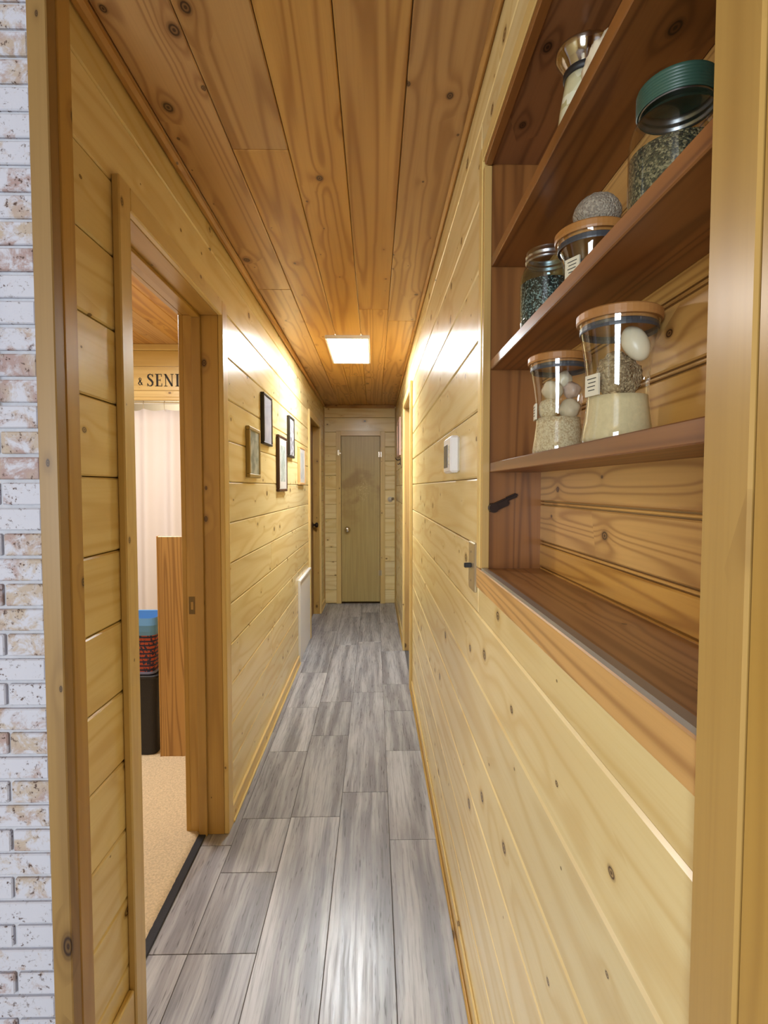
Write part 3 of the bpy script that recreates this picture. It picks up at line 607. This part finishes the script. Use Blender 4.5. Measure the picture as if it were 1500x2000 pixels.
# top shelf
T = SHELF[2]
J1 = (0.330, 0.862, T)
VP_ = [(0.0, 0.003), (0.036, 0.0), (0.040, 0.006), (0.041, 0.030), (0.037, 0.070), (0.031, 0.105), (0.028, 0.124), (0.0285, 0.130), (0.034, 0.140), (0.041, 0.150), (0.0425, 0.158), (0.0415, 0.160)]
v = empty('glass_vase', J1); tag(v, 'flared clear vase with black neck band filled with white shells', 'vase')
bobj('glass_body', lathe(VP_, 48), GLASS, v, J1, True)
bobj('flared_rim', lathe([(0.029, 0.1305), (0.0345, 0.140), (0.0415, 0.150), (0.0435, 0.158), (0.0425, 0.1615), (0.040, 0.1605), (0.0395, 0.152), (0.033, 0.142)], 48), glass('thick_rim_glass', (0.75, 0.70, 0.60, 1), 0.08, 0.3), v, J1, True)
o = bobj('neck_band', lathe([(0.0282, 0.119), (0.031, 0.121), (0.031, 0.129), (0.0288, 0.131), (0.0282, 0.119)], 40), BLACK, v, J1, True); o['label'] = 'black neck band'
stuff('shell_bits', J1, VP_, 0.121, VASEFILL, 'white shell bits filling the flared vase', 'shells')
piece('coral_piece', (0.322, 0.762, T + 0.0548), (0.026, 0.030, 0.044), SHELLW, 'knobbly white coral piece beside the flared vase', 'coral', 51, 0.25, 2.0, sub=4, rough=0.3, rf=5)

# ------------------------------------------------------------------ ceiling light
cl = empty('ceiling_light', (-0.168, 3.74, ZC)); tag(cl, 'flat rectangular LED panel light on the plank ceiling', 'light')
fb = solid('frame', [(-0.308, -0.296, 3.38, 4.05, ZC - 0.022, ZC), (-0.040, -0.028, 3.38, 4.05, ZC - 0.022, ZC), (-0.296, -0.040, 3.38, 3.392, ZC - 0.022, ZC), (-0.296, -0.040, 4.038, 4.05, ZC - 0.022, ZC)], WHITE, cl)
se = NT('led_diffuser'); em = se.n('ShaderNodeEmission'); em.inputs[0].default_value = (0.86, 0.94, 1.0, 1); em.inputs[1].default_value = PANEL_STRENGTH; se.t.links.new(em.outputs[0], se.out.inputs[0])
df = solid('diffuser', [(-0.296, -0.040, 3.392, 4.038, ZC - 0.018, ZC - 0.012)], se.m, cl); df['label'] = 'glowing white diffuser'

# ------------------------------------------------------------------ framed pictures on the left wall
GOLDF = plain('antique_gold_frame', srgb(164, 142, 86), 0.4, 0.2); BLACKF = plain('black_frame', srgb(44, 38, 36), 0.4); BROWNF = plain('dark_brown_frame', srgb(74, 42, 26), 0.4); LIGHTF = plain('light_wood_frame', srgb(206, 160, 104), 0.4)
def art(name, base, spots, scale):
    s = NT(name); P, _ = s.coords(False); n = s.noise(P, scale, 4.0, 0.6)
    return s.set(Base_Color=s.mix(s.ramp(n, 0.42, 0.62), base, spots), Roughness=0.6)
frames = [('gold-framed dark green landscape picture', 2.443, 2.673, 1.398, 1.634, GOLDF, art('art_green', srgb(190, 194, 184), srgb(128, 140, 132), 16), 0.018, None),
          ('black-framed pale blue-grey picture', 2.769, 2.996, 1.579, 1.845, BLACKF, art('art_blue', srgb(206, 208, 226), srgb(184, 188, 212), 8), 0.012, None),
          ('tall dark brown framed print with wide white mat', 3.197, 3.489, 1.3285, 1.670, BROWNF, art('art_grey', srgb(206, 214, 210), srgb(160, 176, 170), 22), 0.016, 0.045),
          ('black-framed black and white photograph', 3.600, 3.820, 1.559, 1.838, BLACKF, art('art_photo', srgb(210, 208, 212), srgb(90, 88, 98), 26), 0.016, None),
          ('light wood framed pale print', 4.083, 4.397, 1.374, 1.672, LIGHTF, art('art_pale', srgb(224, 226, 226), srgb(200, 206, 212), 14), 0.018, 0.03)]
for lb, y0, y1, z0, z1, fm, am, fw, mw in frames:
    yc, zc = (y0 + y1) / 2, (z0 + z1) / 2
    r = empty('framed_picture', (XL, yc, z0)); tag(r, lb + ' on the pine wall', 'picture', 'framed pictures on the hallway wall')
    t = 0.020
    for b in ((XL, XL + t, y0, y1, z0, z0 + fw), (XL, XL + t, y0, y1, z1 - fw, z1)): stick('frame_rail', b, 'Y', fm, r, 0.003)
    for b in ((XL, XL + t, y0, y0 + fw, z0 + fw, z1 - fw), (XL, XL + t, y1 - fw, y1, z0 + fw, z1 - fw)): stick('frame_rail', b, 'Z', fm, r, 0.003)
    bk = solid('print', [(XL + 0.001, XL + 0.0148, y0 + fw, y1 - fw, z0 + fw, z1 - fw)], am, r)
    if mw:
        m = mw
        solid('mat_board', [(XL + 0.0148, XL + 0.0160, y0 + fw, y1 - fw, z0 + fw, z0 + fw + m), (XL + 0.0148, XL + 0.0160, y0 + fw, y1 - fw, z1 - fw - m, z1 - fw), (XL + 0.0148, XL + 0.0160, y0 + fw, y0 + fw + m, z0 + fw + m, z1 - fw - m), (XL + 0.0148, XL + 0.0160, y1 - fw - m, y1 - fw, z0 + fw + m, z1 - fw - m)], WHITE, r)
    solid('glass_pane', [(XL + 0.0172, XL + 0.0180, y0 + fw, y1 - fw, z0 + fw, z1 - fw)], PANE, r)

# white panel low on the left wall
pr = empty('wall_panel', (XL, 4.39, 0)); tag(pr, 'white wall access panel standing on the floor by the far door casing', 'panel')
stick('panel_sheet', (XL, XL + 0.014, 4.066, 4.712, 0.002, 0.628), 'Y', WHITE, pr, 0.003)
stick('top_lip', (XL, XL + 0.024, 4.060, 4.716, 0.628, 0.645), 'Y', WHITE, pr, 0.003)
stick('edge_strip', (XL, XL + 0.018, 4.058, 4.066, 0.0, 0.628), 'Z', WHITE, pr, 0.002)

# thermostat and switch on the right wall
th = empty('thermostat', (XR, 1.65, 1.42)); tag(th, 'white wall thermostat with grey display beside the shelf niche', 'thermostat')
LCD = plain('lcd_grey', srgb(92, 100, 108), 0.25)
tb = stick('case', (XR - 0.028, XR, 1.572, 1.722, 1.396, 1.505), 'Y', WHITE, th, 0.006)
stick('display', (XR - 0.0295, XR - 0.0275, 1.628, 1.705, 1.412, 1.482), 'Y', LCD, tb, 0.0008)
for k in range(3): stick('button', (XR - 0.031, XR - 0.0275, 1.590, 1.606, 1.420 + k * 0.022, 1.432 + k * 0.022), 'Y', TAGW, tb, 0.001)
sw = empty('light_switch', (XR, 1.335, 1.15)); tag(sw, 'metal switch plate with black toggle below the thermostat', 'switch')
pl = stick('plate', (XR - 0.008, XR, 1.292, 1.368, 1.093, 1.214), 'Z', STEEL, sw, 0.002)
bm = bmesh.new(); bx(bm, -0.018, 0, -0.005, 0.005, -0.006, 0.006); bmesh.ops.bevel(bm, geom=bm.edges[:], offset=0.0015, segments=1, affect='EDGES')
bobj('toggle', bm, BLACK, pl, (XR - 0.008, 1.33, 1.156))
for zq in (1.118, 1.190):
    bm = bmesh.new(); bmesh.ops.create_cone(bm, cap_ends=True, segments=10, radius1=0.003, radius2=0.003, depth=0.002)
    bobj('screw', bm, CHROME, pl, M=Matrix.Translation((XR - 0.0088, 1.33, zq)) @ RX)

# small things at the far end
wk = empty('wall_hook', (0.192, YE, 1.218)); tag(wk, 'small round silvery hook on the pine wall beside the closet door', 'hook')
bobj('disc', lathe([(0, 0), (0.030, 0), (0.030, 0.006), (0.024, 0.010), (0.012, 0.012), (0.010, 0.022), (0.016, 0.030), (0.012, 0.036), (0, 0.038)], 24), plain('pale_enamel', srgb(206, 200, 186), 0.4), wk, smooth=True, M=Matrix.Translation((0.185, YE, 1.218)) @ RYm)
bobj('knob', lathe([(0, 0), (0.010, 0), (0.008, 0.02), (0.014, 0.028), (0.0, 0.034)], 16), STEEL, wk, smooth=True, M=Matrix.Translation((0.214, YE, 1.228)) @ RYm)
PINKF = plain('pale_pink_frame', srgb(226, 190, 176), 0.5)
fp = empty('framed_picture', (XR, 5.3, 1.66)); tag(fp, 'narrow pale pink framed picture on the wall past the right doorway', 'picture')
for b, ax in (((XR - 0.016, XR, 5.05, 5.55, 1.66, 1.69), 'Y'), ((XR - 0.016, XR, 5.05, 5.55, 1.99, 2.02), 'Y'), ((XR - 0.016, XR, 5.05, 5.08, 1.69, 1.99), 'Z'), ((XR - 0.016, XR, 5.52, 5.55, 1.69, 1.99), 'Z')): stick('frame_rail', b, ax, PINKF, fp, 0.002)
solid('print', [(XR - 0.009, XR, 5.08, 5.52, 1.69, 1.99)], art('art_pink', srgb(224, 204, 200), srgb(200, 176, 176), 12), fp)
hk = empty('coat_hook', (XR, 5.1, 1.6)); tag(hk, 'dark metal coat hook below the pale pink picture', 'hook')
solid('plate', [(XR - 0.005, XR, 5.08, 5.12, 1.57, 1.64)], DARKMETAL, hk)
bm = bmesh.new(); tube(bm, [(XR - 0.004, 5.1, 1.62), (XR - 0.03, 5.1, 1.615), (XR - 0.045, 5.1, 1.625), (XR - 0.048, 5.1, 1.64)], 0.005); tube(bm, [(XR - 0.004, 5.1, 1.59), (XR - 0.02, 5.1, 1.575), (XR - 0.03, 5.1, 1.58)], 0.005)
bobj('hook_prong', bm, DARKMETAL, hk)

# picture on the brick wall, only its edge shows
bf = empty('framed_picture', (-0.86, YB, 1.5)); tag(bf, 'brown wooden frame hanging on the whitewashed brick wall', 'picture')
for b, ax in (((-1.03, -0.686, YB - 0.020, YB - 0.002, 1.49, 1.515), 'X'), ((-1.03, -0.686, YB - 0.020, YB - 0.002, 1.72, 1.745), 'X'), ((-1.03, -1.005, YB - 0.020, YB - 0.002, 1.515, 1.72), 'Z'), ((-0.711, -0.686, YB - 0.020, YB - 0.002, 1.515, 1.72), 'Z')): stick('frame_rail', b, ax, PINE_TRIM, bf, 0.003)
solid('print', [(-1.005, -0.711, YB - 0.010, YB - 0.002, 1.515, 1.72)], art('art_brown', srgb(190, 170, 140), srgb(130, 110, 84), 12), bf)

# ------------------------------------------------------------------ bathroom seen through the doorway
BY = 3.62
wbb = solid('wall_bathroom', [(-2.5, -2.4, 1.0, 4.6, 0, ZC + 0.02), (-2.5, xb0, 1.0, 1.10, 0, ZC + 0.02), (-2.4, -0.70, 4.45, 4.55, 0, ZC + 0.02)], CREAM)
tag(wbb, 'cream bathroom walls seen through the open doorway', 'wall', kind='structure')
tag(solid('wall_shower', [(-0.72, -0.70, 3.6, 4.5, 0, ZC)], CREAM), 'cream end wall of the shower alcove behind the curtain', 'wall', kind='structure')
hd = empty('lettered_header', (-1.5, BY, 1.95)); tag(hd, 'pine header above the shower curtain lettered SENIOR in black serif capitals', 'sign')
zq = [1.955, 2.00, 2.16, ZC - 0.04]
for a, b in zip(zq, zq[1:]): stick('board', (-2.4, -0.72, BY, BY + 0.02, a + 0.001, b - 0.001), 'X', CASING, hd, 0.003)
stick('top_strip', (-2.4, -0.72, BY - 0.015, BY + 0.02, ZC - 0.04, ZC), 'X', CASING, hd, 0.003)
stick('bottom_strip', (-2.4, -0.72, BY - 0.012, BY + 0.02, 1.935, 1.955), 'X', CASING, hd, 0.003)
def letter(ch, x, z, h):
    """serif capital from strokes; x,z = lower left, h = cap height"""
    bm = bmesh.new(); tk, tn = 0.16 * h, 0.055 * h
    def bar(x0, z0, x1, z1): bx(bm, x0 * h, x1 * h, -0.002, 0, z0 * h, z1 * h)
    def path(pts, closed=False):
        n = len(pts); L = []
        for i, (px, pz, wd) in enumerate(pts):
            a = pts[(i - 1) % n] if closed or i > 0 else pts[i]; b = pts[(i + 1) % n] if closed or i < n - 1 else pts[i]
            t = Vector((b[0] - a[0], 0, b[1] - a[1])).normalized(); nn = Vector((-t.z, 0, t.x)) * wd / 2; c = Vector((px, 0, pz))
            L.append([bm.verts.new((c + nn * s_ ) * h + Vector((0, y_, 0))) for s_, y_ in ((1, -0.002), (-1, -0.002), (-1, 0), (1, 0))])
        for i in range(n if closed else n - 1):
            A_, B_ = L[i], L[(i + 1) % n]
            for k in range(4): bm.faces.new((A_[k], A_[(k + 1) % 4], B_[(k + 1) % 4], B_[k]))
        if not closed: bm.faces.new(L[0]); bm.faces.new(L[-1][::-1])
    w_ = 0.7
    if ch == 'S':
        path([(0.48, 0.80, 0.05), (0.42, 0.93, 0.06), (0.28, 0.98, 0.07), (0.13, 0.91, 0.11), (0.10, 0.76, 0.14), (0.19, 0.62, 0.16), (0.36, 0.48, 0.17), (0.47, 0.33, 0.16), (0.46, 0.15, 0.13), (0.33, 0.03, 0.08), (0.18, 0.03, 0.06), (0.06, 0.22, 0.05)])
        bar(0.47, 0.74, 0.51, 1.0); bar(0.04, 0.0, 0.08, 0.26); w_ = 0.62
    elif ch == 'E':
        bar(0.10, 0, 0.26, 1); bar(0.0, 0, 0.56, 0.05); bar(0.0, 0.95, 0.54, 1); bar(0.26, 0.48, 0.44, 0.53); bar(0.52, 0, 0.57, 0.24); bar(0.50, 0.78, 0.54, 1.0); bar(0.41, 0.40, 0.44, 0.61); w_ = 0.68
    elif ch == 'N':
        bar(0.10, 0, 0.15, 1); bar(0.62, 0, 0.67, 1); path([(0.10, 0.97, 0.15), (0.64, 0.03, 0.15)]); bar(0.0, 0, 0.26, 0.05); bar(0.0, 0.95, 0.18, 1); bar(0.52, 0.95, 0.77, 1); w_ = 0.84
    elif ch == 'I':
        bar(0.09, 0, 0.25, 1); bar(0, 0, 0.34, 0.05); bar(0, 0.95, 0.34, 1); w_ = 0.44
    elif ch == 'O':
        path([(0.38 + 0.31 * math.cos(a), 0.5 + 0.47 * math.sin(a), 0.06 + 0.10 * abs(math.cos(a))) for a in [2 * math.pi * k / 24 for k in range(24)]], True); w_ = 0.86
    elif ch == 'R':
        bar(0.10, 0, 0.26, 1); bar(0, 0, 0.36, 0.05); bar(0, 0.95, 0.3, 1); path([(0.26, 0.97, 0.05), (0.42, 0.95, 0.07), (0.52, 0.84, 0.13), (0.52, 0.68, 0.15), (0.44, 0.55, 0.1), (0.26, 0.5, 0.05)]); path([(0.36, 0.52, 0.13), (0.66, 0.02, 0.15)]); bar(0.56, 0, 0.78, 0.05); w_ = 0.8
    elif ch == '&':
        path([(0.55, 0.35, 0.05), (0.42, 0.08, 0.07), (0.2, 0.02, 0.1), (0.06, 0.2, 0.14), (0.16, 0.42, 0.12), (0.38, 0.62, 0.1), (0.40, 0.85, 0.1), (0.27, 0.97, 0.06), (0.14, 0.85, 0.12), (0.2, 0.65, 0.13), (0.5, 0.1, 0.14), (0.62, 0.02, 0.06)]); w_ = 0.75
    bobj('letter', bm, INK, hd, (x, BY, z)); return w_ * h * 1.08
lx, lz, lh = -1.518, 2.028, 0.082
letter('&', lx - 0.058, lz + 0.008, 0.05)
for ch in 'SENIOR': lx += letter(ch, lx, lz, lh)
# shower curtain with rod and hooks
rod = empty('curtain_rod', (-1.5, BY + 0.045, 1.925)); tag(rod, 'thin white curtain rod below the lettered header', 'curtain rod')
bm = bmesh.new(); tube(bm, [(-2.4, BY + 0.045, 1.925), (-0.72, BY + 0.045, 1.925)], 0.008, 10); bobj('rod', bm, WHITE, rod, smooth=True)
cs = NT('white_curtain_cloth'); tl = cs.n('ShaderNodeBsdfTranslucent'); tl.inputs[0].default_value = srgb(240, 232, 226); mxs = cs.n('ShaderNodeMixShader'); mxs.inputs[0].default_value = 0.25
cs.set(Base_Color=srgb(240, 232, 228), Roughness=0.85); cs.t.links.new(cs.b.outputs[0], mxs.inputs[1]); cs.t.links.new(tl.outputs[0], mxs.inputs[2]); cs.t.links.new(mxs.outputs[0], cs.out.inputs[0])
bm = bmesh.new(); NX, NZ = 300, 14; grid = []
for j in range(NZ + 1):
    t = j / NZ; row = []
    for i in range(NX + 1):
        x = -2.35 + 1.6 * i / NX
        sag = 0.012 * abs(math.sin((x + 0.02) * math.pi / 0.14)) * (1 - t) ** 4
        y = BY + 0.05 + (0.012 + 0.030 * t) * math.sin(x * 2 * math.pi / 0.19 + 0.9 * math.sin(x * 5)) + 0.006 * math.sin(x * 70 + 2 * t)
        row.append(bm.verts.new((x, y, 1.885 - sag - t * 1.75)))
    grid.append(row)
for j in range(NZ):
    for i in range(NX): bm.faces.new((grid[j][i], grid[j][i + 1], grid[j + 1][i + 1], grid[j + 1][i]))
cu = bobj('shower_curtain', bm, cs.m, None, smooth=True); tag(cu, 'white shower curtain hanging in soft folds', 'curtain')
so = cu.modifiers.new('thickness', 'SOLIDIFY'); so.thickness = 0.0015
for i in range(11):
    x = -2.31 + 0.14 * i + 0.05; bm = bmesh.new()
    tube(bm, [(x, BY + 0.045, 1.874), (x, BY + 0.034, 1.90), (x, BY + 0.034, 1.928), (x, BY + 0.045, 1.937), (x, BY + 0.056, 1.928)], 0.0018, 6)
    bobj('curtain_hook', bm, CHROME, rod)
# rug with dark binding
RUG = plain('beige_rug_pile', srgb(222, 200, 164), 0.95, 0, 130, 0.5, 1.0); BIND = plain('dark_rug_binding', srgb(44, 44, 50), 0.85, 0, 200, 0.3, 0.4)
rg = empty('bathroom_rug', (-1.4, 2.3, 0)); tag(rg, 'beige shaggy rug with dark bound edge in the bathroom doorway', 'rug')
bm = bmesh.new(); nx, ny = 110, 150; g = []
for j in range(ny + 1):
    row = []
    for i in range(nx + 1):
        x = -2.2 + 1.522 * i / nx; y = 1.16 + 2.3 * j / ny
        e = 0.006 * noise.noise(Vector((y * 60, 3, 1))) if i == nx else 0
        row.append(bm.verts.new((x + e, y, (0.014 + 0.003 * noise.noise(Vector((x * 55, y * 55, 0))) if 0 < i < nx and 0 < j < ny else 0.002))))
    g.append(row)
for j in range(ny):
    for i in range(nx): bm.faces.new((g[j][i], g[j][i + 1], g[j + 1][i + 1], g[j + 1][i]))
bobj('pile', bm, RUG, rg, smooth=True)
stick('edge_binding', (-0.684, -0.655, D1[0] + 0.0, D1[1] - 0.002, 0.0, 0.007), 'Y', BIND, rg, 0.002)
# oak panel and the bins
op = empty('oak_panel', (-0.98, 2.63, 0)); tag(op, 'oak end panel standing on the bathroom floor behind the door jamb', 'panel')
stick('face_sheet', (-1.062, -0.735, 2.615, 2.635, 0.012, 1.113), 'Z', OAK, op, 0.002)
stick('edge_strip', (-1.066, -1.060, 2.613, 2.637, 0.012, 1.115), 'Z', OAK, op, 0.001)
def square_lathe(levels, rc, seg=6):
    bm = bmesh.new(); rings = []
    for hx, hy, z in levels:
        ring = []
        for cx_, cy_, a0 in ((1, 1, 0), (-1, 1, 90), (-1, -1, 180), (1, -1, 270)):
            for k in range(seg + 1):
                a = R(a0 + 90 * k / seg); ring.append(bm.verts.new((cx_ * (hx - rc) + rc * math.cos(a), cy_ * (hy - rc) + rc * math.sin(a), z)))
        rings.append(ring)
    for a, b in zip(rings, rings[1:]):
        for k in range(len(a)): bm.faces.new((a[k], a[(k + 1) % len(a)], b[(k + 1) % len(a)], b[k]))
    bm.faces.new(rings[0][::-1]); bm.faces.new(rings[-1])
    return bm
BINX, BINY = -1.20, 2.72
bn = empty('waste_bin', (BINX, BINY, 0.016)); tag(bn, 'tall black bin on the rug beside the oak panel', 'bin')
BINM = plain('black_textured_plastic', srgb(34, 32, 36), 0.6, 0, 260, 0.5, 0.6)
bobj('body', square_lathe([(0.105, 0.09, 0), (0.118, 0.10, 0.395), (0.116, 0.098, 0.395), (0.103, 0.088, 0.01)], 0.03), BINM, bn, (BINX, BINY, 0.016))
rimm = plain('blue_grey_rim', srgb(120, 124, 160), 0.4)
bobj('rim', square_lathe([(0.119, 0.101, 0), (0.123, 0.105, 0.004), (0.123, 0.105, 0.016), (0.118, 0.10, 0.020), (0.112, 0.094, 0.016)], 0.03), BINM, bn, (BINX, BINY, 0.400))
def weave():
    s = NT('navy_red_weave'); P, _ = s.coords(False); sx = s.n('ShaderNodeSeparateXYZ'); s.put(sx.inputs[0], P)
    row = s.math('FRACT', s.math('MULTIPLY', sx.outputs[2], 48.0)); n = s.noise(s.vmath('MULTIPLY', P, (90, 90, 48)), 1.0, 2, 0.6)
    m = s.math('MULTIPLY', s.ramp(row, 0.35, 0.45), s.ramp(n, 0.42, 0.5))
    return s.set(Base_Color=s.mix(m, srgb(26, 32, 66), srgb(176, 74, 46)), Roughness=0.6)
bk = empty('patterned_basket', (BINX, BINY, 0.42)); tag(bk, 'navy basket with red pattern and blue liner on top of the bin', 'basket')
bobj('body', square_lathe([(0.098, 0.082, 0), (0.112, 0.095, 0.225), (0.110, 0.093, 0.225), (0.096, 0.08, 0.01)], 0.03), weave(), bk, (BINX, BINY, 0.4185))
bobj('rim', square_lathe([(0.099, 0.083, 0.0), (0.103, 0.087, 0.003), (0.102, 0.086, 0.013), (0.098, 0.082, 0.014)], 0.03), rimm, bk, (BINX, BINY, 0.4195))
BLUE = plain('blue_liner', srgb(96, 150, 204), 0.45)
bm = square_lathe([(0.113, 0.096, -0.02), (0.117, 0.10, 0.0), (0.118, 0.101, 0.03), (0.112, 0.095, 0.066), (0.108, 0.091, 0.064), (0.108, 0.091, 0.01)], 0.03)
bobj('liner', bm, BLUE, bk, (BINX, BINY, 0.640))
